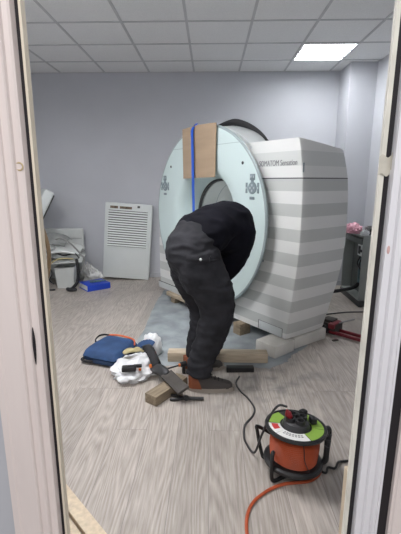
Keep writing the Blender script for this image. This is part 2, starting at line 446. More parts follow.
p2 = profile([(0.510, 0.925), (0.515, 0.921), (0.522, 0.925), (0.70, 0.925), (0.70, 1.03), (0.510, 1.03)]).build('outer_panel', M['pvc_pink'], fr, False)
sm = MB().ell((0.4495, 0.9735, 1.235), (0.006, 0.002, 0.013), seg=14, rings=8).build('stain', M['stain'], fr)
fh = struct('trim_5', MB().box((-0.02, 1.0, 2.21), (1.1, 0.09, 0.08)), M['pvc'])
fr.rotation_euler = (0, R(0.35), 0); fr.location = (-0.0085, 0, 0)
# loose masking tape on the right edge
tp = MB()
tp.grid(lambda u, v: Vector((0.4130+0.028*u, 0.9985-0.004*math.sin(u*PI), 1.415+0.045*v + 0.004*math.sin(u*7))), 8, 6)
tp.grid(lambda u, v: Vector((0.441+0.016*u, 0.9945-0.022*math.sin(u*2.4), 1.428+0.040*v-0.010*u+0.012*u*v)), 8, 6)
tp.solidify(0.0006)
tag(tp.build('masking_tape', M['mask']), 'torn piece of masking tape stuck on the right door edge', 'tape')

# ------------------------------------------------------------------ ceiling lights
def ceiling_light(x, y, label, glow='glow'):
    t = thing('ceiling_light', label, 'ceiling light', (x, y, HC), group='recessed ceiling lights')
    f = MB()
    for sx in (-1, 1): f.box((sx*0.2865, 0, -0.006), (0.023, 0.594, 0.014))
    for sy in (-1, 1): f.box((0, sy*0.2865, -0.006), (0.552, 0.023, 0.014))
    f.build('frame', M['lamp_frame'], t, False)
    lv = MB()
    for k in range(3): lv.box((0, -0.138+0.138*k, -0.012), (0.55, 0.026, 0.020))
    lv.build('louvre', M['louvre'], t, False)
    for k in range(4): MB().box((0, -0.207+0.138*k, -0.003), (0.548, 0.112, 0.004)).build('diffuser', M[glow], t, False)
    return t
ceiling_light(1.275, 4.857, 'square lit fluorescent panel in the grid ceiling above the striped scanner', 'glow_dim')
ceiling_light(-0.525, 2.457, 'lit ceiling panel above the tools, out of the photo overhead')
ceiling_light(-1.725, 2.457, 'lit ceiling panel near the left wall')

# ------------------------------------------------------------------ CT scanner
TH = R(-52.5588)
sc = thing('ct_scanner', 'large white ct scanner with grey bands and a round mint front, raised on blocks', 'medical scanner', (0.0083, 3.88, 0), TH)
sc_x, sc_y = Vector((math.cos(TH), math.sin(TH), 0)), Vector((-math.sin(TH), math.cos(TH), 0))
def SL(x, y, z): return Vector((0.0083, 3.88, 0)) + sc_x*x + sc_y*y + Vector((0, 0, z))   # scanner space to room
prof_w = [(0.112, 1.030, 0.50), (0.13, 1.038, 0.51), (0.336, 1.064, 0.555), (0.55, 1.092, 0.60), (0.705, 1.112, 0.613), (0.882, 1.126, 0.618), (1.02, 1.130, 0.615), (1.158, 1.130, 0.608),
          (1.3, 1.128, 0.600), (1.424, 1.122, 0.590), (1.554, 1.104, 0.580), (1.66, 1.084, 0.572), (1.705, 1.074, 0.566), (1.718, 1.066, 0.562)]
hb = MB(); rows = []
for z, hw, d in prof_w:
    hl = min(hw, 1.045 if z < .85 else 1.045-0.10*(z-.85)/.45 if z < 1.3 else 0.945-0.30*(z-1.3)/.42)
    out = [(-hl, 0.035), (-hl+0.012, 0.006), (-hl+0.04, 0.0)]
    for k in range(1, 8): out.append((-hl+0.04 + (hl+hw-0.08)*k/8, 0.0))
    out += [(hw-0.03, 0.0), (hw-0.009, 0.003), (hw, 0.018)]
    for k in range(1, 6): out.append((hw + 0.006*math.sin(PI*k/6), 0.018+(d-0.05)*k/6))
    out += [(hw, d-0.03), (hw-0.02, d-0.004), (hw-0.06, d), (0.0, d), (-hl+0.06, d), (-hl, d-0.03)]
    rows.append([hb.bm.verts.new((px, py, z-0.115*max(0, py)*max(0, min(1, (z-1.45)/0.25)))) for px, py in out])
for a, b in zip(rows, rows[1:]):
    n = len(a)
    for k in range(n): hb.bm.faces.new((a[k], a[(k+1) % n], b[(k+1) % n], b[k]))
hb.bm.faces.new(list(reversed(rows[0]))); hb.bm.faces.new(rows[-1])
housing = hb.build('housing', M['housing'], sc, ang=30)
# bore cut through the housing
cut = MB().cyl((0, -0.5, 1.05), (0, 1.5, 1.05), 0.5, 64).build('cutter', M['bore'])
cut.parent = sc
md = housing.modifiers.new('b', 'BOOLEAN'); md.object = cut; md.operation = 'DIFFERENCE'; md.solver = 'EXACT'
dg = bpy.context.evaluated_depsgraph_get(); dg.update()
nm = bpy.data.meshes.new_from_object(housing.evaluated_get(dg))
housing.modifiers.clear(); housing.data = nm; nm.name = 'housing'
nm.materials.clear(); nm.materials.append(M['housing'])
for p in nm.polygons: p.material_index = 0
bpy.data.objects.remove(cut)
ring = MB().lathe([(0.845, -0.1015), (0.80, -0.103), (0.70, -0.104), (0.56, -0.104), (0.50, -0.100), (0.465, -0.085), (0.435, -0.05), (0.41, 0.0), (0.39, 0.06), (0.375, 0.115)], (0, 0, 1.05), 'Y', 128)
ring.build('front_ring', M['mint'], sc, ang=60)
MB().lathe([(0.78, 0.0), (0.835, -0.05), (0.862, -0.082), (0.868, -0.090), (0.866, -0.096), (0.858, -0.1005), (0.845, -0.1015)], (0, 0, 1.05), 'Y', 128).build('ring_edge', M['mint_edge'], sc, ang=60)
MB().lathe([(0.375, 0.113), (0.369, 0.112), (0.357, 0.116), (0.3515, 0.135), (0.375, 0.155)], (0, 0, 1.05), 'Y', 96, close=True).build('bore_seal', M['dark'], sc)
MB().lathe([(0.351, 0.15), (0.350, 0.32), (0.351, 0.33), (0.3505, 0.34), (0.351, 0.62), (0.40, 0.70), (0.50, 0.70), (0.50, 0.15)], (0, 0, 1.05), 'Y', 96, close=True).build('bore_tube', M['bore'], sc)
MB().lathe([(0.352, 0.322), (0.349, 0.324), (0.349, 0.330), (0.352, 0.332)], (0, 0, 1.05), 'Y', 96, close=True).build('bore_window', M['key2'], sc)
# drum behind the ring, with a black lip that stands above the housing
MB().lathe([(0.85, 0.0), (0.875, 0.215), (0.85, 0.215), (0.825, 0.0)], (0, 0, 1.05), 'Y', 48, R(-48), R(42), close=True).build('drum_shroud', M['shroud'], sc)
lip = MB()
pts = []; rad = []
for k in range(25):
    a = R(-44 + 86*k/24)
    rr = 0.902-0.028*max(0, (k-14)/10) + (0.03 if k > 23 else 0.0)
    pts.append((rr*math.sin(a), 0.205+0.01*math.sin(k*0.7), 1.05+rr*math.cos(a)))
    rad.append(0.012 + 0.022*math.exp(-((k-15)/4.5)**2) if k < 24 else 0.007)
lip.tube(pts, rad, seg=10, smooth=2)
lip.build('drum_lip', M['soft_black'], sc)
# control keypads either side of the bore
for sx in (-1, 1):
    kx, ky, kz = 0.69*sx, -0.106, 1.346
    k = MB()
    k.lathe([(0.0, -0.004), (0.046, -0.004), (0.050, 0.0), (0.050, 0.004)], (kx, ky, kz), 'Y', 24)
    k.box((kx+0.068, ky, kz), (0.022, 0.006, 0.085), bev=0.002).box((kx-0.068, ky, kz), (0.022, 0.006, 0.085), bev=0.002)
    k.box((kx, ky, kz+0.088), (0.058, 0.006, 0.05), bev=0.002).box((kx, ky, kz-0.082), (0.056, 0.006, 0.024), bev=0.002)
    k.box((kx, ky, kz+0.05), (0.03, 0.005, 0.05))
    kp = k.build('keypad', M['key'], sc)
    for dx, dz in ((0, 0.022), (0, -0.022), (0.022, 0), (-0.022, 0), (0.068, 0.0), (-0.068, 0.0), (0.014, 0.09), (-0.014, 0.09)):
        MB().box((kx+dx, ky-0.004, kz+dz), (0.013, 0.004, 0.018), bev=0.001).build('key', M['key2'], kp)
    MB().lathe([(0.0, -0.003), (0.012, -0.003), (0.014, 0.0)], (0.565*sx, -0.104, 1.55), 'Y', 16).build('laser_window', M['black'], sc)
MB().lathe([(0.0, -0.003), (0.011, -0.003), (0.013, 0.001)], (0.735, 0.0, 0.735), 'Y', 16).build('screw_cap', M['key'], sc)
# lettering on the upper right of the front
fc = bpy.data.curves.new('lettering', 'FONT'); fc.body = 'SOMATOM Sensation'; fc.size = 0.062; fc.extrude = 0.0012; fc.align_x = 'RIGHT'
fo = bpy.data.objects.new('lettering_tmp', fc); C.objects.link(fo)
dg = bpy.context.evaluated_depsgraph_get(); dg.update()
fm = bpy.data.meshes.new_from_object(fo.evaluated_get(dg)); bpy.data.objects.remove(fo)
w = max(v.co.x for v in fm.vertices)-min(v.co.x for v in fm.vertices)
xm = max(v.co.x for v in fm.vertices)
for v in fm.vertices:
    v.co = Vector((1.058 + (v.co.x-xm)*0.40/w, -0.0015-v.co.z, 1.520 + v.co.y*1.0))
fm.materials.clear(); fm.materials.append(M['letter'])
lo = bpy.data.objects.new('lettering', fm); C.objects.link(lo); lo.parent = sc
# small edge latch at the corner, base seam, access hatch
MB().box((1.112, 0.010, 1.50), (0.005, 0.014, 0.07), bev=0.002).build('edge_latch', M['key'], sc)
MB().box((0.0, -0.0015, 0.205), (2.06, 0.006, 0.006)).build('base_seam', M['key'], sc, False) if False else None
h = MB()
h.box((0.85, -0.001, 0.193), (0.285, 0.003, 0.003)).box((0.71, -0.001, 0.155), (0.006, 0.004, 0.075)).box((0.99, -0.001, 0.155), (0.003, 0.003, 0.075)).box((0.735, -0.001, 0.180), (0.05, 0.005, 0.010))
h.build('hatch_outline', M['dark'], sc, False)
MB().box((0.85, -0.002, 0.153), (0.27, 0.006, 0.078), bev=0.002).build('hatch', M['shroud'], sc)
bs = MB().box((-0.60, -0.004, 0.150), (0.90, 0.012, 0.072), bev=0.002).build('base_panel', M['shroud'], sc)
MB().box((-0.60, -0.002, 0.190), (0.90, 0.006, 0.006)).build('base_seam', M['dark'], sc, False)

# cardboard and tape hung on the ring
cb = MB()
def cardf(u, v):
    x = -0.305+0.54*u
    top = 1.898 + 0.012*math.sin(u*2.6)
    return Vector((x, -0.128-0.010*math.sin(u*PI)-0.018*(1-v)*(u-0.4), 1.425+0.012*u+(top-1.425-0.012*u)*v))
cb.grid(cardf, 16, 14).solidify(0.006)
cbo = cb.build('cardboard_sheet', M['card'], loc=(0.0083, 3.88, 0), rotz=TH)
tag(cbo, 'brown cardboard sheet hung over the top of the mint ring', 'cardboard')
bt = MB()
def tapef(u, v):
    z = 1.935 - 0.98*v
    x = -0.115+0.040*u+0.030*v
    y = -0.160 if z < 1.885 else -0.160+0.06*(z-1.885)/0.05
    return Vector((x, y, z))
bt.grid(tapef, 2, 30).solidify(0.0015)
tag(bt.build('blue_tape', M['tape'], loc=(0.0083, 3.88, 0), rotz=TH), 'long strip of bright blue tape running down over the cardboard', 'tape')

# blocks under the scanner
def sblock(name, cx, cy, z0, d, m, label, cat, rot=0.0, group=None, bev=0.006):
    p = SL(cx, cy, z0)
    o = MB().box((0, 0, d[2]/2), d, bev=bev).build(name, m, loc=p, rotz=TH+rot)
    return tag(o, label, cat, group)
sblock('support_block', 0.965, -0.055, 0.0, (0.215, 0.25, 0.104), M['pale_block'], 'short pale block jutting out under the front corner of the scanner', 'block', R(3), bev=0.012)
sblock('support_block', 0.965, 0.31, 0.0, (0.17, 0.42, 0.102), M['pale_block'], 'long pale block under the right side of the scanner', 'block', R(-1), bev=0.012)
sblock('wood_block', 0.50, -0.01, 0.0, (0.10, 0.13, 0.111), M['block'], 'small upright wood block under the scanner behind the knees', 'wood block')
sblock('wood_block', -0.68, 0.01, 0.0, (0.085, 0.10, 0.066), M['block'], 'wood block carrying the plank under the scanner left of the legs', 'wood block')
sblock('wood_plank', -0.42, 0.005, 0.067, (0.78, 0.10, 0.044), M['beam'], 'sawn plank lying under the front edge of the scanner', 'plank', bev=0.003)
sblock('wood_block', -0.92, 0.25, 0.0, (0.12, 0.12, 0.111), M['block'], 'wood block far back under the left side of the scanner', 'wood block')

# timber and bar on the floor
def box_thing(name, c, d, rz, m, label, cat, bev=0.004, group=None):
    return tag(MB().box((0, 0, d[2]/2), d, bev=bev).build(name, m, loc=c, rotz=rz), label, cat, group)
box_thing('timber_beam', (0.065, 2.895, 0.002), (0.79, 0.095, 0.075), R(-0.5), M['beam'], 'long sawn timber beam lying on the floor behind the shoes', 'timber')
box_thing('black_bar', (0.232, 2.715, 0.0), (0.205, 0.05, 0.038), R(2), M['black'], 'short black bar lying in front of the timber beam', 'bar', 0.003)
wbx = box_thing('wood_block', (-0.283, 2.385, 0.0), (0.33, 0.098, 0.066), math.atan2(.284, .191), M['block'], 'squared wood block on the vinyl with a black tool lying across it', 'wood block', 0.004)

# ------------------------------------------------------------------ person
BASE = Vector((-0.04, 2.6, 0.0))
def rel(p): return Vector(p)-BASE
pel = (-0.115, 2.60, 0.955); mid = (0.00, 2.72, 1.085); che = (0.13, 2.85, 1.115); upp = (0.19, 2.92, 1.07)
sh_axis = Vector((0.70, -0.70, -0.10)).normalized()     # towards his right shoulder
rsh = (0.220, 2.785, 1.065); lsh = (0.07, 3.0, 1.06)
relb = (0.185, 2.785, 0.86); rwr = (0.085, 2.82, 0.69)
lelb = (0.13, 3.05, 0.80); lwr = (0.04, 2.915, 0.735)
rhip = (-0.055, 2.53, 0.90); rkn = (0.050, 2.525, 0.53); rank = (-0.085, 2.455, 0.09)
lhip = (-0.155, 2.68, 0.90); lkn = (-0.045, 2.765, 0.48); lank = (-0.100, 2.745, 0.085)
# head frame
crown = Vector((0.0, 0.55, -0.8)).normalized()
face = Vector((0.35, -0.75, -0.35)); face = (face-crown*face.dot(crown)).normalized()
rgt = face.cross(crown).normalized()
HR = Matrix((rgt, face, crown)).transposed()
hc = Vector((0.125, 2.985, 0.935))
def H(x, y, z): return tuple(hc + HR @ Vector((x, y, z)))

b = MB()
b.tube([rel(p) for p in (pel, mid, che, upp)], [0.105, 0.10, 0.115, 0.085], seg=16, aspect=(1.25, 0.85), side=sh_axis)
b.tube([rel(p) for p in (upp, (0.165, 2.945, 1.03), (0.14, 2.965, 0.99))], [0.06, 0.056, 0.055], seg=12)
for s_, e_, w_ in ((rsh, relb, rwr), (lsh, lelb, lwr)):
    b.tube([rel(che), rel(s_)], [0.06, 0.06], seg=10, smooth=0)
    b.tube([rel(p) for p in (s_, e_, w_)], [0.05, 0.042, 0.026], seg=12, smooth=8)
for h_, k_, a_ in ((rhip, rkn, rank), (lhip, lkn, lank)):
    b.tube([rel(p) for p in (h_, k_, a_)], [0.082, 0.056, 0.038], seg=14, smooth=8)
    b.tube([rel(a_), rel((a_[0]+0.15, a_[1]-0.003, 0.045))], [0.030, 0.016], seg=10, smooth=0)
# head: skull, jaw, nose, lips, ears
b.ell(rel(H(0, -0.008, 0.02)), (0.075, 0.092, 0.098), HR)
b.ell(rel(H(0, 0.022, -0.045)), (0.055, 0.062, 0.062), HR)
b.ell(rel(H(0, 0.055, -0.085)), (0.028, 0.024, 0.022), HR)
b.tube([rel(H(0, 0.083, 0.012)), rel(H(0, 0.096, -0.012)), rel(H(0, 0.104, -0.03))], [0.009, 0.011, 0.014], seg=8, smooth=3)
b.ell(rel(H(0, 0.084, -0.054)), (0.024, 0.010, 0.006), HR); b.ell(rel(H(0, 0.083, -0.065)), (0.021, 0.010, 0.007), HR)
b.ell(rel(H(0, 0.078, 0.030)), (0.052, 0.014, 0.009), HR)
for sx in (-1, 1):
    b.ell(rel(H(sx*0.076, -0.012, -0.006)), (0.008, 0.02, 0.032), HR)
    b.ell(rel(H(sx*0.043, 0.062, -0.02)), (0.022, 0.018, 0.018), HR)
# hands: palm, four unequal curled fingers, thumb from the side
def hand(wr, elb, mirror):
    wr = Vector(wr); d = (wr-Vector(elb)).normalized()
    nrm = Vector((0, -1, 0.1)) if mirror > 0 else Vector((0, 1, 0.1))     # back of the hand
    nrm = (nrm-d*nrm.dot(d)).normalized()
    acr = d.cross(nrm)*mirror                                            # towards the thumb
    pc = wr+d*0.055
    b.tube([rel(wr-d*0.02), rel(pc), rel(wr+d*0.095)], [0.027, 0.036, 0.034], seg=12, aspect=(1.15, 0.55), side=acr, smooth=4)
    for i, ln in enumerate((0.072, 0.082, 0.076, 0.060)):
        base = wr+d*0.088+acr*(0.030-0.020*i)
        p1 = base+d*ln*0.45-nrm*0.006; p2 = p1+(d*0.6-nrm*0.8).normalized()*ln*0.33; p3 = p2+(d*0.05-nrm).normalized()*ln*0.27
        b.tube([rel(base-d*0.012), rel(p1), rel(p2), rel(p3)], [0.0095, 0.009, 0.0085, 0.007], seg=8, smooth=3)
    t0 = wr+d*0.03+acr*0.030; t1 = t0+(d*0.6+acr*0.8).normalized()*0.036; t2 = t1+(d*0.9-nrm*0.35).normalized()*0.032
    b.tube([rel(t0-acr*0.01), rel(t1), rel(t2)], [0.013, 0.0105, 0.008], seg=8, smooth=3)
hand(rwr, relb, 1); hand(lwr, lelb, -1)
person = b.build('person', M['skin'], loc=BASE)
bake(person, voxel=0.006, smooth_it=2)
tag(person, 'person bending forward in a black jacket and charcoal trousers at the scanner ring', 'person')
# hair as a close cap
hr = MB(); hr.ell((0, 0, 0), (1, 1, 1), seg=32, rings=24)
for v in list(hr.bm.verts):
    if v.co.y > 0.35 and v.co.z < 0.55 or v.co.z < -0.45: hr.bm.verts.remove(v)
for v in hr.bm.verts:
    q = Vector((v.co.x*0.081, v.co.y*0.099-0.010, v.co.z*0.104+0.022)); q *= 1+0.02*noise.noise(q*60)
    v.co = rel(H(*q))
hr.solidify(0.004)
hr.build('hair', M['hair'], person)
for sx in (-1, 1): MB().ell(rel(H(sx*0.030, 0.078, 0.012)), (0.013, 0.011, 0.010), HR, 12, 8).build('eye', M['eye'], person)
# jacket
j = MB()
j.tube([rel(p) for p in ((-0.085, 2.63, 1.035), (-0.04, 2.675, 1.06), mid, che, (0.175, 2.895, 1.09), (0.20, 2.935, 1.05))], [0.172, 0.168, 0.162, 0.165, 0.145, 0.085], seg=28, aspect=(1.22, 0.88), side=sh_axis, cap=True)
j.tube([rel(p) for p in ((0.04, 2.72, 1.02), (0.12, 2.80, 0.985), (0.17, 2.87, 0.98))], [0.11, 0.125, 0.11], seg=18, aspect=(1.2, 0.95), side=sh_axis)
j.tube([rel(che), rel((0.20, 2.83, 1.09)), rel(rsh), rel((0.222, 2.782, 0.97)), rel(relb), rel((0.145, 2.80, 0.775)), rel((0.095, 2.818, 0.71))], [0.125, 0.12, 0.105, 0.094, 0.084, 0.070, 0.058], seg=18, smooth=5)
j.tube([rel(che), rel(lsh), rel((0.085, 3.03, 0.93)), rel(lelb), rel((0.09, 2.98, 0.765)), rel((0.06, 2.935, 0.745))], [0.12, 0.098, 0.084, 0.074, 0.06, 0.05], seg=18, smooth=5)
j.tube([rel(upp), rel((0.175, 2.935, 1.025))], [0.09, 0.076], seg=14, smooth=0)
jk = j.build('jacket', M['jacket'], person)
def wrinkle(a, sc_, st):
    def f(co):
        p = Vector((co.x*sc_[0], co.y*sc_[1], co.z*sc_[2]))
        n1 = noise.noise(p); n2 = noise.noise(p*2.3+Vector((5, 3, 1)))
        return a*(1-abs(n1)*2.2) + a*st*n2 - a*0.4
    return f
bake(jk, voxel=0.011, smooth_it=6, disp=wrinkle(0.008, (7, 7, 11), 0.5))
# trousers
t = MB()
t.tube([rel(p) for p in ((-0.135, 2.585, 0.85), (-0.135, 2.575, 0.94), (-0.07, 2.64, 1.04))], [0.14, 0.166, 0.160], seg=24, aspect=(1.12, 0.92), side=sh_axis, smooth=5)
t.tube([rel(p) for p in ((-0.085, 2.535, 0.93), (-0.05, 2.525, 0.80), (0.020, 2.53, 0.68), (0.048, 2.525, 0.54), (0.010, 2.505, 0.37), (-0.055, 2.475, 0.20), (-0.075, 2.462, 0.10))], [0.150, 0.156, 0.140, 0.122, 0.105, 0.090, 0.086], seg=20, smooth=5, cap=False)
t.tube([rel(p) for p in ((-0.165, 2.66, 0.91), (-0.145, 2.69, 0.78), (-0.09, 2.735, 0.62), (-0.045, 2.76, 0.48), (-0.055, 2.758, 0.35), (-0.085, 2.75, 0.20), (-0.093, 2.747, 0.105))], [0.135, 0.135, 0.118, 0.106, 0.096, 0.088, 0.084], seg=20, smooth=5, cap=False)
bmesh.ops.holes_fill(t.bm, edges=[e for e in t.bm.edges if e.is_boundary])
tr = t.build('trousers', M['trouser'], person)
bake(tr, voxel=0.0105, smooth_it=5, disp=wrinkle(0.008, (7, 7, 17), 0.6))
# pocket flap + stud on the seat
pdir = Vector((-0.45, -0.88, 0.0)).normalized()
me_ = tr.data
def on_seat(px, pz):
    side_ = Vector((pdir.y*-1, pdir.x, 0))
    o_ = Vector((pel[0], pel[1], pz))-BASE + side_*px + pdir*0.6
    ok, hit, nn, _ = tr.ray_cast(o_, -pdir)
    return (hit, nn) if ok else (o_-pdir*0.45, pdir)
def patch(name, x0, x1, z0, z1, m, parent, off, nu=8, nv=8):
    mb = MB()
    def f(u, v):
        h_, n_ = on_seat(x0+(x1-x0)*u, z0+(z1-z0)*v); return h_+pdir*off
    mb.grid(f, nu, nv).solidify(0.004); return mb.build(name, m, parent)
patch('back_pocket', 0.07, 0.21, 0.80, 0.93, M['trouser'], tr, 0.004)
pf = patch('pocket_flap', 0.065, 0.215, 0.895, 0.945, M['trouser'], tr, 0.010)
h_, n_ = on_seat(0.155, 0.925)
MB().ell(h_+pdir*0.014, (0.009, 0.009, 0.009), seg=10, rings=8).build('stud', M['white_metal'], pf)
# shoes
def shoe(ax, ay, rz):
    s = MB()
    def upper(u, v):   # u along heel->toe, v around
        x = -0.10+0.285*u
        hgt = 0.105-0.060*max(0, (u-0.30)/0.70)**0.8 if u > 0.30 else 0.105
        if u > 0.93: hgt *= 1-((u-0.93)/0.07)**2*0.75
        wd = 0.040+0.012*math.sin(min(1, u*1.15)*PI*0.9)
        if u < 0.08: wd *= 0.55+0.45*math.sqrt(u/0.08)
        if u > 0.82: wd *= math.sqrt(max(0.02, 1-((u-0.82)/0.18)**2))
        a = PI*v
        return Vector((x, -wd*math.cos(a)*(1.0 if math.sin(a) < .5 else 1), 0.022+(hgt-0.022)*math.sin(a)**0.75 if math.sin(a) > 0 else 0.022))
    s.grid(upper, 26, 14)
    bmesh.ops.holes_fill(s.bm, edges=[e for e in s.bm.edges if e.is_boundary])
    o = s.build('shoe', M['shoe'], person); o.location = Vector((ax, ay, 0))-BASE; o.rotation_euler.z = rz; o.scale = (1.08, 1.05, 1.1)
    so = MB(); poly = []
    for k in range(40):
        a = 2*PI*k/40; cx = 0.0425+0.150*math.cos(a); u = (cx+0.10)/0.285
        wd = 0.048+0.008*math.sin(max(0, min(1, u))*PI)
        sa = math.sin(a); poly.append((cx, wd*(1 if sa > 0 else -1)*abs(sa)**0.6))
    so.prism(poly, 0.0, 0.026); so.build('sole', M['sole'], o)
    he = MB()
    he.grid(lambda u, v: Vector((0.002, 0, 0)) + Vector((1, 1, 1))*0 + (lambda p: Vector((p.x-0.002, p.y*1.05, p.z*1.01)))(upper(0.0+0.30*u*(1-0.45*math.sin(PI*v)), 0.0+v)), 12, 14)
    he.build('heel_counter', M['heel'], o)
    lc = MB()
    for k in range(4):
        xx = 0.045+0.022*k; zz = 0.094-0.010*k
        lc.tube([(xx, -0.022, zz-0.008), (xx+0.004, 0, zz+0.002), (xx, 0.022, zz-0.008)], 0.003, seg=6, smooth=3)
    lc.build('laces', M['soft_black'], o)
shoe(-0.034, 2.452, R(0)); shoe(-0.09, 2.745, R(6))

# ------------------------------------------------------------------ louvred white cover leaning on the back wall
ac = thing('louvred_cover', 'white metal cover with a louvred upper half leaning on the back wall', 'vent cover', (-1.222, 5.50, 0.022), R(1.5))
W, HH, D = 0.665, 1.075, 0.085
tilt = Matrix.Rotation(R(-3.0), 4, 'X')
pm = MB(); y0 = -D/2
pm.box((0, 0, HH/2), (W, D, HH), bev=0.012).xf(tilt); pm.build('panel', M['white_metal'], ac)
gr = MB(); gr.box((-0.005, y0-0.001, 0.715), (0.55, 0.006, 0.51)).xf(tilt); gr.build('louvre_recess', M['slot'], ac, False)
lv = MB()
for k in range(15):
    z = 0.478+0.0338*k
    lv.box((-0.005, y0-0.006, z), (0.555, 0.004, 0.0225), Matrix.Rotation(R(-22), 3, 'X'))
lv.xf(tilt); lv.build('louvres', M['white_metal'], ac, False)
l2 = MB(); l2.box((-0.205, y0-0.002, 1.012), (0.11, 0.004, 0.034)).box((-0.04, y0-0.002, 1.012), (0.17, 0.004, 0.034)); l2.xf(tilt); l2.build('name_strip', M['rust'], ac, False)
l3 = MB(); l3.box((0.085, y0-0.002, 1.03), (0.05, 0.004, 0.035)); l3.xf(tilt); l3.build('label', M['paper'], ac, False)
l4 = MB(); l4.box((0.14, y0-0.002, 1.035), (0.035, 0.004, 0.03)); l4.xf(tilt); l4.build('switch', M['slot'], ac, False)
ac.rotation_euler.y = R(4.4)

# ------------------------------------------------------------------ dismantled parts in the far left corner
def sheet(name, f, th, m, label, cat, nu=16, nv=12, loc=(0, 0, 0), rz=0.0):
    o = MB().grid(f, nu, nv).solidify(th).build(name, m, loc=loc, rotz=rz)
    return tag(o, label, cat)
# upright white panel on the wall
wp = thing('leaning_cover', 'flat white panel with a rounded top leaning on the wall behind the pile', 'panel', (-2.14, 5.50, 0), 0)
mb = MB(); mb.box((0, 0, 0.37), (0.64, 0.05, 0.74), bev=0.02, seg=3).xf(Matrix.Rotation(R(-4), 4, 'X')); mb.build('shell', M['cover'], wp)
mb = MB(); mb.box((0.0, -0.027, 0.60), (0.60, 0.004, 0.006)).xf(Matrix.Rotation(R(-4), 4, 'X')); mb.build('seam', M['cover_d'], wp, False)
# patient table end tilted up at the left
pt = thing('table_top', 'slanted white table end rising beside the left door edge', 'patient table', (-2.30, 5.20, 0), R(28))
ta = Matrix.Translation((0.03, 0, 1.06)) @ Matrix.Rotation(R(-62), 4, 'Y')
mb = MB(); mb.box((0, 0, 0), (0.50, 0.42, 0.13), bev=0.025, seg=3).xf(ta); mb.build('shell', M['white_metal'], pt)
mb = MB(); mb.box((0.0, 0, -0.070), (0.44, 0.34, 0.03), bev=0.006).xf(ta); mb.build('underside', M['slot'], pt)
mb = MB(); mb.box((-0.16, 0.0, 0.42), (0.10, 0.12, 0.84), bev=0.01).box((-0.20, 0.0, 0.02), (0.3, 0.3, 0.04), bev=0.01); mb.build('pedestal', M['cover_d'], pt)
# curved covers lying over each other
def curved(cx, cy, cz, lx, ly, arch, rz, ry, rx):
    Mx = Matrix.Translation((cx, cy, cz)) @ Matrix.Rotation(R(rz), 4, 'Z') @ Matrix.Rotation(R(ry), 4, 'Y') @ Matrix.Rotation(R(rx), 4, 'X')
    return lambda u, v: Mx @ Vector(((u-.5)*lx, (v-.5)*ly*(1-0.3*(2*u-1)**2), arch*(1-(2*v-1)**2)+0.03*(1-(2*u-1)**2)))
sheet('plastic_cover', curved(-1.99, 5.06, 0.375, 0.62, 0.36, 0.02, 3, -4, 14), 0.008, M['cover'], 'lowest pale plastic cover hanging over the bin', 'machine cover')
sheet('plastic_cover', curved(-2.02, 5.13, 0.440, 0.60, 0.40, 0.02, 0, 0, 14), 0.008, M['cover_d'], 'dark grey cover added as the shaded gap between the two pale ones', 'machine cover')  # dark sheet put in for the shade between the pale covers
sheet('plastic_cover', curved(-2.05, 5.17, 0.505, 0.64, 0.36, 0.03, 0, 4, 14), 0.008, M['cover'], 'pale curved plastic cover lying on top of the pile in the corner', 'machine cover')
sheet('plastic_cover', curved(-2.10, 5.22, 0.615, 0.38, 0.28, 0.05, -10, 10, 20), 0.008, M['cover_d'], 'grey crumpled cover at the upper left of the pile', 'machine cover')
bn = thing('plastic_bin', 'square translucent white bin under the pile of covers', 'bin', (-1.93, 5.06, 0), R(6))
mb = MB()
for k, (zz, w_) in enumerate(((0, .20), (0.005, .21), (.27, .25), (.275, .262), (.29, .262), (.29, .245), (.26, .238), (0.02, .195))):
    q = [mb.bm.verts.new((sx*w_/2, sy*w_*0.36, zz)) for sx, sy in ((-1, -1), (1, -1), (1, 1), (-1, 1))]
    if k: 
        for i in range(4): mb.bm.faces.new((prev[i], prev[(i+1) % 4], q[(i+1) % 4], q[i]))
    else: mb.bm.faces.new(list(reversed(q)))
    prev = q
mb.bm.faces.new(prev)
mb.build('body', M['cover'], bn, ang=30)
def cable(name, pts, r, m, label, cat='cable', seg=8, group=None):
    return tag(MB().tube(pts, r, seg=seg, smooth=8).build(name, m), label, cat, group)
cable('metal_tube', [(-2.02, 5.03, 0.655), (-1.94, 5.01, 0.67), (-1.80, 4.97, 0.60), (-1.665, 4.93, 0.47), (-1.63, 4.92, 0.42), (-1.64, 4.90, 0.30), (-1.70, 4.90, 0.24)], 0.011, M['cable_grey'], 'bent grey tube sloping across the right of the pile', 'tube')
cable('black_wire', [(-2.2, 4.83, 0.44), (-2.1, 4.83, 0.50), (-1.98, 4.86, 0.50), (-1.86, 4.87, 0.47), (-1.74, 4.88, 0.50), (-1.68, 4.88, 0.44)], 0.008, M['soft_black'], 'thin black wire lying across the front of the covers')
cable('black_wire', [(-2.06, 4.84, 0.33), (-2.03, 4.84, 0.24), (-2.07, 4.84, 0.15), (-2.02, 4.84, 0.10)], 0.007, M['soft_black'], 'short black wire hanging in front of the bin')
cable('plastic_strip', [(-2.30, 4.80, 0.455), (-2.15, 4.79, 0.475), (-1.98, 4.80, 0.52), (-1.84, 4.82, 0.53), (-1.73, 4.85, 0.50)], 0.016, M['cover'], 'pale rounded plastic strip sweeping across the front of the pile', 'strip')
cable('grey_hose', [(-2.28, 4.92, 0.60), (-2.2, 4.92, 0.56), (-2.08, 4.90, 0.62), (-2.0, 4.91, 0.56), (-2.1, 4.86, 0.52), (-2.24, 4.86, 0.54)], 0.012, M['cover_d'], 'grey hose curled at the upper left of the pile', 'hose')
cable('yellow_cable', [(-2.12, 4.84, 0.30), (-2.05, 4.84, 0.355), (-1.98, 4.85, 0.41), (-1.88, 4.86, 0.435), (-1.76, 4.88, 0.425)], 0.009, M['yellow'], 'thin yellowish cable draped over the covers')
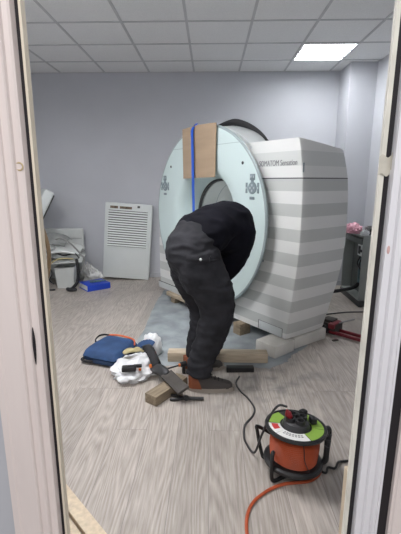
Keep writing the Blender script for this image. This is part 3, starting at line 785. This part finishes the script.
cable('black_hose', [(-1.70, 4.84, 0.42), (-1.69, 4.84, 0.29), (-1.73, 4.90, 0.12), (-1.80, 4.88, 0.03), (-1.86, 4.88, 0.025), (-1.81, 4.83, 0.022), (-1.74, 4.85, 0.024)], 0.021, M['soft_black'], 'thick black hose hanging down to the floor right of the bin', 'hose')
cable('black_cable', [(-2.12, 4.83, 0.40), (-2.15, 4.83, 0.26), (-2.11, 4.84, 0.16), (-2.15, 4.86, 0.06), (-2.10, 4.87, 0.012), (-2.03, 4.88, 0.012)], 0.012, M['dark'], 'black cable dangling left of the bin')
eb = thing('dark_void_box', 'dark grey box added behind the white bin as a shaded void', 'box', (-2.0, 5.33, 0), R(2))  # added box, its dark colour stands for the shade behind the bin
mb = MB(); mb.box((0, 0, 0.15), (0.24, 0.20, 0.30), bev=0.01); mb.build('case', M['cover_d'], eb)
mb = MB(); mb.box((0.03, -0.102, 0.20), (0.10, 0.008, 0.05), bev=0.002); mb.build('front_plate', M['cover'], eb)
mb = MB(); mb.cyl((-0.04, -0.098, 0.08), (-0.04, -0.115, 0.08), 0.022, 14); mb.build('port', M['black'], eb)
# crumpled clear wrap
def blob(name, c, r, amp, fq, m, label, cat, sub=4, flat=0.0, shape=None, rz=0):
    bm = bmesh.new(); bmesh.ops.create_icosphere(bm, subdivisions=sub, radius=1.0)
    for v in bm.verts:
        d = v.co.copy(); n = noise.noise(d*fq+Vector(c)*3)*0.6 + noise.noise(d*fq*2.6)*0.4
        k = 1+amp*(abs(n)*2-0.5)
        p = Vector((d.x*r[0]*k, d.y*r[1]*k, d.z*r[2]*k))
        if shape: p = shape(p, d)
        if p.z < -r[2]*flat: p.z = -r[2]*flat
        v.co = p
    mb = MB(); mb.bm.free(); mb.bm = bm
    o = mb.build(name, m, ang=180 if amp < .2 else 70)
    lowest = min(v.co.z for v in o.data.vertices)
    o.location = (c[0], c[1], c[2]-lowest); o.rotation_euler.z = rz
    return tag(o, label, cat)
blob('plastic_wrap', (-1.66, 5.34, 0.002), (0.13, 0.09, 0.17), 0.5, 2.6, M['film'], 'crumpled clear plastic wrap between the pile and the blue binder', 'plastic wrap', flat=0.6,
     shape=lambda p, d: Vector((p.x*(1.15-0.7*max(0, d.z))-0.07*max(0, d.z), p.y*(1-0.5*max(0, d.z)), p.z)))
# blue binder
bi = thing('ring_binder', 'bright blue ring binder lying on the floor by the back wall', 'binder', (-1.545, 5.03, 0), R(-50))
mb = MB(); mb.box((0, 0, 0.077), (0.285, 0.32, 0.004), bev=0.001).box((0, 0, 0.003), (0.285, 0.32, 0.004), bev=0.001).box((0.142, 0, 0.04), (0.004, 0.32, 0.078), bev=0.001)
mb.build('cover', M['binder'], bi)
mb = MB(); mb.box((-0.01, 0, 0.04), (0.255, 0.30, 0.062)); mb.build('pages', M['paper'], bi, False)
cl = MB(); cl.box((0, 0, 0.011), (0.15, 0.055, 0.02), bev=0.006).box((0.10, 0.005, 0.008), (0.07, 0.03, 0.014), bev=0.004)
tag(cl.build('hand_tool', M['teal'], loc=(-1.53, 5.03, 0.080), rotz=R(28)), 'small dark tool lying on top of the blue binder', 'tool')

# ------------------------------------------------------------------ blue tool bag
tb = thing('tool_bag', 'navy blue canvas bag with orange piping lying flat on the vinyl', 'bag', (-0.795, 2.915, 0), R(-22)); tb.scale = (0.86, 0.86, 0.95)
mb = MB()
def bagf(side):
    def f(u, v):
        x, y = (u-.5), (v-.5)
        e = (1-abs(2*x)**5)*(1-abs(2*y)**5)
        px = x*0.37*(1-0.05*abs(2*y)**3); py = y*0.40*(1-0.06*abs(2*x)**3)
        w = noise.noise(Vector((px*9, py*9, side)))*0.008
        z = 0.066+0.02*(y+0.3)
        return Vector((px, py, z + side*(0.066*max(0, e)**0.35) + w*e - (0.012*y if side > 0 else 0)))
    return f
mb.grid(bagf(1), 20, 20); mb.grid(bagf(-1), 20, 20)
bmesh.ops.remove_doubles(mb.bm, verts=mb.bm.verts[:], dist=0.002)
for v in mb.bm.verts: v.co.z = max(0.003, v.co.z)
mb.build('body', M['navy'], tb, ang=80)
mb = MB(); mb.tube([(-0.15, 0.165, 0.130), (-0.05, 0.168, 0.142), (0.06, 0.168, 0.142), (0.15, 0.16, 0.130), (0.178, 0.13, 0.10)], 0.0085, seg=8); mb.build('piping', M['orange_trim'], tb)
mb = MB(); mb.tube([(-0.17, 0.03, 0.08), (-0.215, 0.05, 0.11), (-0.225, 0.12, 0.125), (-0.19, 0.16, 0.13), (-0.13, 0.165, 0.13)], 0.011, seg=8, aspect=(1, 0.6)); mb.build('handle', M['soft_black'], tb)
mb = MB(); mb.tube([(-0.165, -0.15, 0.04), (-0.190, -0.185, 0.03), (-0.15, -0.20, 0.028), (-0.09, -0.195, 0.03), (-0.07, -0.185, 0.035)], 0.012, seg=8); mb.build('bottom_strap', M['soft_black'], tb)
mb = MB(); mb.box((0.195, 0.02, 0.05), (0.03, 0.22, 0.055), bev=0.012).box((0.2, 0.13, 0.065), (0.05, 0.05, 0.04), bev=0.01); mb.build('side_pocket', M['soft_black'], tb)
mb = MB(); mb.grid(lambda u, v: Vector((0.18+0.20*u, 0.20-0.11*v-0.03*u, 0.095+0.06*math.sin(u*PI*0.7)-0.035*v)), 14, 6).solidify(0.006); mb.build('flap', M['navy'], tb)

# white carrier bag with things in it
blob('carrier_bag', (-0.545, 2.68, 0.001), (0.165, 0.210, 0.084), 0.24, 1.7, M['bag_white'], 'crumpled white plastic carrier bag beside the blue bag', 'bag', sub=5, flat=0.45,
     shape=lambda p, d: p + Vector((0, 0, 0.02*math.sin(d.x*5)*d.z)), rz=R(-20))
blob('plastic_sack', (-0.475, 3.00, 0.001), (0.085, 0.06, 0.125), 0.22, 1.8, M['bag_white'], 'white plastic bag end standing up behind the navy flap', 'bag', flat=0.5)
gv = MB(); gv.tube([(-0.03, 0, 0.02), (0.01, 0.008, 0.026), (0.05, 0.0, 0.02)], [0.020, 0.027, 0.02], aspect=(0.6, 1.1), seg=12)
for k in range(4): gv.tube([(0.05, -0.024+0.016*k, 0.02), (0.085, -0.03+0.02*k, 0.02), (0.105, -0.034+0.022*k, 0.010)], 0.008, seg=6, smooth=3)
tag(gv.build('work_glove', M['yellow'], loc=(-0.61, 2.72, 0.125), rotz=R(35)), 'yellowish work glove lying on the white bag', 'glove')
pc_ = MB(); pc_.box((0, 0, 0.018), (0.10, 0.055, 0.034), bev=0.008).box((0.06, 0.02, 0.024), (0.06, 0.025, 0.02), bev=0.005)
tag(pc_.build('tool_pouch', M['black'], loc=(-0.565, 2.515, 0.095), rotz=R(8)), 'small black pouch lying in the fold of the white bag', 'pouch')
rc = MB(); rc.box((0, 0, 0.010), (0.018, 0.014, 0.016), bev=0.004)
tag(rc.build('orange_tab', M['orange'], loc=(-0.49, 2.53, 0.088)), 'tiny orange tab poking from the white bag', 'tab')

# ------------------------------------------------------------------ hand tools by the wood block
ps = thing('power_saw', 'black power saw with an orange button lying across the wood block', 'power tool', (-0.33, 2.52, 0), math.atan2(-0.40, 0.26))
mb = MB(); mb.tube([(-0.31, 0.03, 0.13), (-0.26, 0.022, 0.145), (-0.18, 0.01, 0.135), (-0.10, 0.0, 0.10)], [0.034, 0.036, 0.034, 0.036], seg=12); mb.build('handle', M['soft_black'], ps)
mb = MB(); mb.tube([(-0.13, 0, 0.06), (-0.05, 0, 0.083), (0.03, 0, 0.098), (0.07, 0, 0.102)], [0.038, 0.040, 0.036, 0.026], seg=14); mb.build('motor_housing', M['dark'], ps)
mb = MB(); mb.cyl((-0.115, -0.045, 0.093), (-0.115, -0.030, 0.093), 0.015, 16).cyl((-0.115, -0.03, 0.093), (-0.115, 0.0, 0.093), 0.017, 16); mb.build('button', M['orange'], ps)
mb = MB(); mb.box((0.185, 0.0, 0.096), (0.245, 0.085, 0.022), Matrix.Rotation(R(2), 3, 'Y') @ Matrix.Rotation(R(18), 3, 'X'), bev=0.004); mb.build('blade_guard', M['saw_grey'], ps)
mb = MB(); mb.box((-0.325, 0.032, 0.115), (0.06, 0.07, 0.085), bev=0.01); mb.build('battery', M['black'], ps)
bc = thing('bar_clamp', 'thin black bar with an orange and black end beside the saw', 'clamp', (-0.335, 2.615, 0), R(21))
mb = MB(); mb.cyl((-0.20, 0, 0.03), (0.16, 0, 0.075), 0.006, 10); mb.build('bar', M['dark'], bc)
mb = MB(); mb.cyl((0.13, 0, 0.072), (0.175, 0, 0.077), 0.020, 12).box((0.155, 0, 0.045), (0.02, 0.03, 0.09), bev=0.004); mb.build('jaw', M['black'], bc)
mb = MB(); mb.cyl((0.115, 0, 0.070), (0.135, 0, 0.072), 0.012, 12); mb.build('grip', M['orange'], bc)
mb = MB(); mb.box((-0.19, 0, 0.018), (0.03, 0.03, 0.034), bev=0.004); mb.build('foot', M['black'], bc)
pl = thing('pliers', 'small black pliers lying on the floor in front of the wood block', 'pliers', (-0.15, 2.305, 0), R(-2))
mb = MB(); mb.tube([(-0.10, -0.02, 0.012), (-0.05, -0.014, 0.014), (0.0, 0.004, 0.014)], [0.009, 0.010, 0.009], seg=8).tube([(-0.10, 0.035, 0.012), (-0.05, 0.02, 0.014), (0.0, -0.004, 0.014)], [0.009, 0.010, 0.009], seg=8); mb.build('handles', M['black'], pl)
mb = MB(); mb.cyl((0.0, 0, 0.004), (0.0, 0, 0.026), 0.016, 14).box((0.06, 0, 0.015), (0.11, 0.02, 0.018), bev=0.004); mb.build('jaws', M['dark'], pl)

# ------------------------------------------------------------------ cable reel
RC = Vector((0.418, 1.682, 0))
rl = thing('cable_reel', 'black cable reel wound with orange cable, green and white label on top', 'cable reel', RC, 0)
ax = Matrix.Rotation(R(-5), 4, 'Y') @ Matrix.Rotation(R(-2), 4, 'X')
ax = Matrix.Translation((-0.005, 0, 0.05)) @ Matrix.Rotation(R(2.5), 4, 'Y') @ Matrix.Rotation(R(-3.5), 4, 'X')
mb = MB(); mb.lathe([(0.0, 0.0), (0.130, 0.0), (0.142, 0.008), (0.142, 0.022), (0.132, 0.030), (0.0, 0.030)], seg=56).xf(ax); mb.build('lower_flange', M['black'], rl)
prof = []
for k in range(17):
    z = 0.031+0.0085*k
    r0 = 0.112+0.006*math.sin(PI*k/16)
    prof += [(r0-0.0045, z), (r0+0.0015, z+0.00425)]
prof = [(0.05, 0.031)] + prof + [(0.05, 0.172)]
mb = MB(); mb.lathe(prof, seg=64)
for v in mb.bm.verts:
    a = math.atan2(v.co.y, v.co.x); v.co.z += 0.0022*math.sin(a*2+v.co.z*30)
mb.xf(ax); mb.build('wound_cable', M['reel_cable'], rl, ang=80)
mb = MB(); mb.lathe([(0.0, 0.176), (0.136, 0.176), (0.146, 0.181), (0.149, 0.190), (0.146, 0.197), (0.139, 0.199), (0.134, 0.194), (0.0, 0.194)], seg=64).xf(ax); mb.build('upper_flange', M['black'], rl)
def sector(r0, r1, a0, a1, z, m, name, lab):
    mb = MB(); n = 18
    mb.grid(lambda u, v: Vector(((r0+(r1-r0)*v)*math.cos(a0+(a1-a0)*u), (r0+(r1-r0)*v)*math.sin(a0+(a1-a0)*u), z)), n, 2).solidify(0.001).xf(ax)
    o = mb.build(name, m, rl, False); o['label'] = lab
sector(0.076, 0.131, R(-70), R(-14), 0.1955, M['green'], 'label', 'green label section at the front right')
sector(0.076, 0.131, R(-12), R(62), 0.1955, M['green'], 'label', 'green label section at the right')
sector(0.076, 0.131, R(120), R(172), 0.1955, M['green'], 'label', 'green label section at the left')
sector(0.076, 0.131, R(215), R(288), 0.1955, M['white_label'], 'label', 'white label section at the front left')
sector(0.076, 0.131, R(174), R(214), 0.1955, M['white_label'], 'label', 'white label section at the left')
sector(0.088, 0.118, R(178), R(202), 0.197, M['red_label'], 'label', 'red mark on the white label')
# lettering-like rule lines printed on the white label
mb = MB()
for rr in (0.092, 0.104):
    for k in range(7):
        a = R(226+8*k); mb.box((rr*math.cos(a), rr*math.sin(a), 0.1972), (0.006, 0.009, 0.0006), a)
mb.xf(ax); mb.build('label_print', M['letter'], rl, False)
mb = MB(); mb.lathe([(0.0, 0.224), (0.050, 0.224), (0.060, 0.218), (0.068, 0.194)], seg=40).xf(ax); mb.build('hub', M['dark'], rl)
for a in (20, 110, 200, 290):
    cx, cy = 0.034*math.cos(R(a)), 0.034*math.sin(R(a))
    mb = MB(); mb.lathe([(0.012, 0.222), (0.012, 0.230), (0.016, 0.241), (0.0225, 0.241), (0.024, 0.224)], (cx, cy, 0), seg=20).xf(ax); mb.build('socket', M['black'], rl)
mb = MB(); mb.box((0.045, 0.055, 0.222), (0.035, 0.03, 0.05), R(30), bev=0.006).box((0.085, 0.02, 0.215), (0.03, 0.04, 0.03), R(10), bev=0.005).xf(ax); mb.build('thermal_switch', M['black'], rl)
for pts in ([(-0.07, 0.13, 0.10), (-0.165, 0.105, 0.17), (-0.17, 0.10, 0.15), (-0.145, 0.085, 0.03), (-0.125, 0.07, 0.012), (-0.04, 0.03, 0.012), (0.03, 0.0, 0.012)],
            [(-0.112, -0.05, 0.14), (-0.118, -0.068, 0.145), (-0.121, -0.08, 0.10), (-0.120, -0.085, 0.03), (-0.105, -0.083, 0.012), (-0.06, -0.058, 0.012), (0.02, -0.02, 0.012)]):
    mb = MB(); mb.tube(pts, 0.0095, seg=10, smooth=6); mb.build('stand_tube', M['black'], rl)
mb = MB(); mb.tube([(0.145, 0.0, 0.20), (0.165, 0.03, 0.215), (0.168, 0.028, 0.18), (0.155, -0.005, 0.11), (0.150, -0.01, 0.07), (0.13, -0.01, 0.05)], [0.012, 0.016, 0.017, 0.014, 0.015, 0.012], seg=10); mb.build('handle', M['black'], rl)
mb = MB()
for k in range(5): mb.tube([(0.150, 0.012-0.005*k, 0.195-0.028*k), (0.172-0.004*k, 0.010-0.006*k, 0.190-0.028*k), (0.178-0.005*k, 0.03-0.006*k, 0.186-0.028*k)], 0.008, seg=6, smooth=3)
mb.build('handle_grip', M['dark'], rl)
mb = MB(); mb.tube([(0.01, -0.118, 0.24), (0.012, -0.128, 0.215), (0.02, -0.127, 0.15), (0.05, -0.118, 0.08)], 0.002, seg=6); mb.build('tie_wire', M['black'], rl)
# plug in the reel with its black lead running to the tools
pg = thing('plug', 'dark red plug pushed into the top of the cable reel', 'plug', RC+Vector((-0.028, 0.015, 0.283)), 0)
mb = MB(); mb.lathe([(0.0, 0.0), (0.018, 0.0), (0.021, 0.006), (0.020, 0.03), (0.012, 0.045), (0.006, 0.056), (0.0, 0.057)], seg=18); mb.xf(Matrix.Rotation(R(-20), 4, 'Y') @ Matrix.Scale(0.8, 4)); mb.build('body', M['red'], pg)
cable('power_lead', [(0.373, 1.697, 0.342), (0.335, 1.70, 0.345), (0.300, 1.71, 0.285), (0.262, 1.735, 0.15), (0.235, 1.77, 0.03), (0.205, 1.87, 0.006), (0.197, 1.938, 0.006), (0.211, 2.039, 0.006), (0.265, 2.13, 0.006), (0.285, 2.216, 0.006), (0.255, 2.33, 0.006), (0.215, 2.41, 0.006), (0.19, 2.52, 0.006), (0.22, 2.62, 0.006)], 0.0058, M['dark'], 'dark grey power lead snaking from the reel plug towards the shoes')
cable('extension_cord', [(0.545, 1.655, 0.03), (0.525, 1.632, 0.012), (0.47, 1.602, 0.008), (0.36, 1.584, 0.008), (0.29, 1.552, 0.008), (0.243, 1.518, 0.008), (0.20, 1.475, 0.008), (0.172, 1.422, 0.008), (0.158, 1.36, 0.008), (0.158, 1.29, 0.008), (0.18, 1.2, 0.008), (0.2, 1.05, 0.008)], 0.0075, M['reel_cable'], 'orange cable end running from the reel towards the doorway', 'cable')
cable('black_lead', [(0.535, 1.70, 0.006), (0.555, 1.672, 0.006), (0.575, 1.665, 0.006), (0.595, 1.70, 0.006), (0.625, 1.688, 0.012), (0.65, 1.72, 0.02), (0.68, 1.745, 0.006), (0.80, 1.76, 0.006)], 0.006, M['black'], 'wavy black lead leaving the reel towards the right door edge')

# ------------------------------------------------------------------ cabinet at the right
cb_ = thing('equipment_cabinet', 'grey metal electronics cabinet with an open side by the right wall', 'cabinet', (1.86, 4.60, 0), 0)
mb = MB()
mb.box((0, -0.295, 0.44), (0.34, 0.016, 0.74), bev=0.003).box((0.162, 0, 0.44), (0.016, 0.60, 0.74)).box((0, 0.292, 0.44), (0.34, 0.016, 0.74)).box((0, 0, 0.80), (0.34, 0.60, 0.02), bev=0.003).box((0.0, 0, 0.08), (0.34, 0.60, 0.02))
mb.build('shell', M['cab_grey'], cb_, ang=30)
mb = MB(); mb.box((-0.05, 0, 0.44), (0.012, 0.56, 0.70)); mb.build('back_plate', M['cab_dark'], cb_, False)
mb = MB(); mb.box((-0.163, 0.02, 0.735), (0.012, 0.55, 0.06)); mb.build('cross_rail', M['cab_dark'], cb_, False)
mb = MB(); mb.box((-0.09, -0.12, 0.62), (0.07, 0.16, 0.13), bev=0.004); md_ = mb.build('power_module', M['white_metal'], cb_)
mb = MB(); mb.box((-0.128, -0.10, 0.625), (0.01, 0.05, 0.09)).box((-0.128, -0.16, 0.62), (0.01, 0.03, 0.03)); mb.build('breaker', M['black'], md_, False)
mb = MB(); mb.box((-0.08, -0.05, 0.40), (0.04, 0.03, 0.36), bev=0.003); mb.build('wire_duct', M['teal'], cb_)
mb = MB(); mb.tube([(-0.11, -0.10, 0.55), (-0.13, -0.08, 0.46), (-0.11, -0.14, 0.40), (-0.12, -0.2, 0.36)], 0.009, seg=8).tube([(-0.11, -0.16, 0.55), (-0.14, -0.17, 0.48), (-0.12, -0.12, 0.42)], 0.008, seg=8); mb.build('wiring', M['black'], cb_)
mb = MB()
for sx in (-1, 1): mb.box((sx*0.15, 0, 0.035), (0.04, 0.66, 0.07), bev=0.004)
for sy in (-1, 1): mb.box((0, sy*0.30, 0.035), (0.30, 0.04, 0.06), bev=0.004)
mb.build('base_frame', M['dark'], cb_)
blob('pink_bag', (1.675, 4.60, 0.811), (0.10, 0.14, 0.075), 0.35, 2.4, M['pink'], 'crumpled pink plastic bag on the grey cabinet', 'bag', flat=0.5)
mt = thing('metal_bracket', 'grey metal bracket part lying on the cabinet right of the pink bag', 'bracket', (1.81, 4.43, 0.811), 0)
mb = MB(); mb.box((0, 0, 0.045), (0.10, 0.08, 0.085), bev=0.006).box((0.02, -0.01, 0.095), (0.12, 0.05, 0.012), bev=0.003); mb.build('body', M['steel'], mt)
mb = MB(); mb.cyl((-0.01, -0.045, 0.05), (-0.01, -0.06, 0.05), 0.02, 14).cyl((-0.05, -0.05, 0.016), (-0.02, -0.05, 0.016), 0.016, 12); mb.build('knob', M['dark'], mt)
blob('white_bag', (1.715, 4.34, 0.811), (0.05, 0.03, 0.045), 0.4, 3.0, M['bag_white'], 'small crumpled white bag in front of the pink bag on the cabinet', 'bag', flat=0.5)
cable('dark_hose', [(1.22, 4.55, 0.10), (1.40, 4.52, 0.11), (1.58, 4.53, 0.13), (1.72, 4.55, 0.16), (1.80, 4.60, 0.20)], 0.022, M['soft_black'], 'thick dark hose running from behind the scanner into the cabinet', 'hose')
cable('floor_cable', [(1.1, 3.95, 0.008), (1.3, 4.02, 0.008), (1.5, 4.08, 0.008), (1.75, 4.10, 0.008), (2.0, 4.15, 0.008)], 0.007, M['dark'], 'thin dark cable crossing the floor in front of the cabinet')

# red lifting jack behind the scanner corner
jk_ = thing('lifting_jack', 'red lifting jack with two long rails beside the scanner corner', 'jack', (1.16, 3.50, 0), R(-44))
mb = MB(); mb.box((-0.02, 0.02, 0.055), (0.15, 0.15, 0.10), bev=0.01).box((-0.04, 0.02, 0.115), (0.10, 0.11, 0.03), bev=0.006); mb.build('body', M['saw_grey'], jk_)
for sy in (-1, 1):
    mb = MB(); mb.box((0.20, 0.045*sy, 0.026), (0.42, 0.022, 0.03), bev=0.005); mb.build('rail', M['jack_red'], jk_)
mb = MB(); mb.box((0.02, 0.0, 0.09), (0.06, 0.16, 0.05), bev=0.01); mb.build('bridge', M['jack_red'], jk_)
mb = MB(); mb.box((0.33, 0, 0.05), (0.05, 0.13, 0.04), bev=0.006); mb.build('axle_block', M['jack_red'], jk_)
mb = MB(); mb.cyl((0.04, 0.02, 0.10), (0.16, 0.10, 0.15), 0.007, 10); mb.build('lever', M['steel'], jk_)
for sy in (-1, 1):
    mb = MB(); mb.cyl((0.36, 0.082*sy-0.012, 0.024), (0.36, 0.082*sy+0.012, 0.024), 0.024, 18); mb.build('wheel', M['black'], jk_)
mb = MB(); mb.cyl((-0.05, -0.085, 0.045), (-0.05, -0.055, 0.045), 0.045, 20); mb.build('wheel', M['black'], jk_)
tag(MB().box((0, 0, 0.006), (0.06, 0.02, 0.012), bev=0.002).build('metal_scrap', M['saw_grey'], loc=(1.13, 3.31, 0), rotz=R(20)), 'small dark metal scrap on the floor below the red jack', 'metal scrap')

# ------------------------------------------------------------------ loose timber just inside the doorway
ang = math.atan2(1.304-1.49, -0.44+0.647)-R(3)
ct = Vector((-0.545, 1.397, 0)); dv = Vector((math.cos(ang), math.sin(ang), 0)); nv = Vector((-dv.y, dv.x, 0))
box_thing('wood_plank', tuple(ct-nv*0.014-dv*0.02), (0.62, 0.062, 0.03), ang, M['raw_wood'], 'pale plank on the floor just inside the left door edge', 'plank', 0.002)
box_thing('wood_plank', tuple(ct-nv*0.101-dv*0.02), (0.52, 0.088, 0.03), ang, M['raw_wood'], 'second pale plank nearer the doorway, past a dark gap', 'plank', 0.002)
box_thing('wood_batten', (0.491, 1.16, 0.0), (0.05, 0.03, 0.445), 0.0, M['raw_wood'], 'short upright batten against the foot of the right door edge', 'batten', 0.002)
hb_ = MB()
def bow(u, v): return Vector((0.022*math.sin(PI*v)+0.002, 0.10*u, 0.30+0.42*v))
hb_.grid(lambda u, v: Vector((-0.494+0.024*math.sin(PI*v)**0.8, 1.105+0.02*u, 1.09+0.20*v)), 3, 20).solidify(0.004)
tag(hb_.build('hardboard_strip', M['board']), 'bowed brown hardboard strip springing off the left door edge', 'board')

# ------------------------------------------------------------------ light
def area(name, loc, rot, sx, sy, e, col):
    l = bpy.data.lights.new(name, 'AREA'); l.shape = 'RECTANGLE'; l.size = sx; l.size_y = sy; l.energy = e; l.color = col
    o = bpy.data.objects.new(name, l); C.objects.link(o); o.location = loc; o.rotation_euler = rot
    return o
area('corridor_lamp', (0.1, -0.7, 2.75), (R(10), 0, 0), 0.6, 1.2, 15, (1.0, 0.97, 0.95))
wd = bpy.data.worlds.new('world'); scene.world = wd; wd.use_nodes = True
bg = wd.node_tree.nodes['Background']; bg.inputs['Color'].default_value = (0.90, 0.93, 1.0, 1); bg.inputs['Strength'].default_value = 0.22

vs = scene.view_settings
scene.display_settings.display_device = 'sRGB'
vs.view_transform = 'Standard'; vs.look = 'None'; vs.gamma = 1.0; vs.use_curve_mapping = False
vs.exposure = 1.34
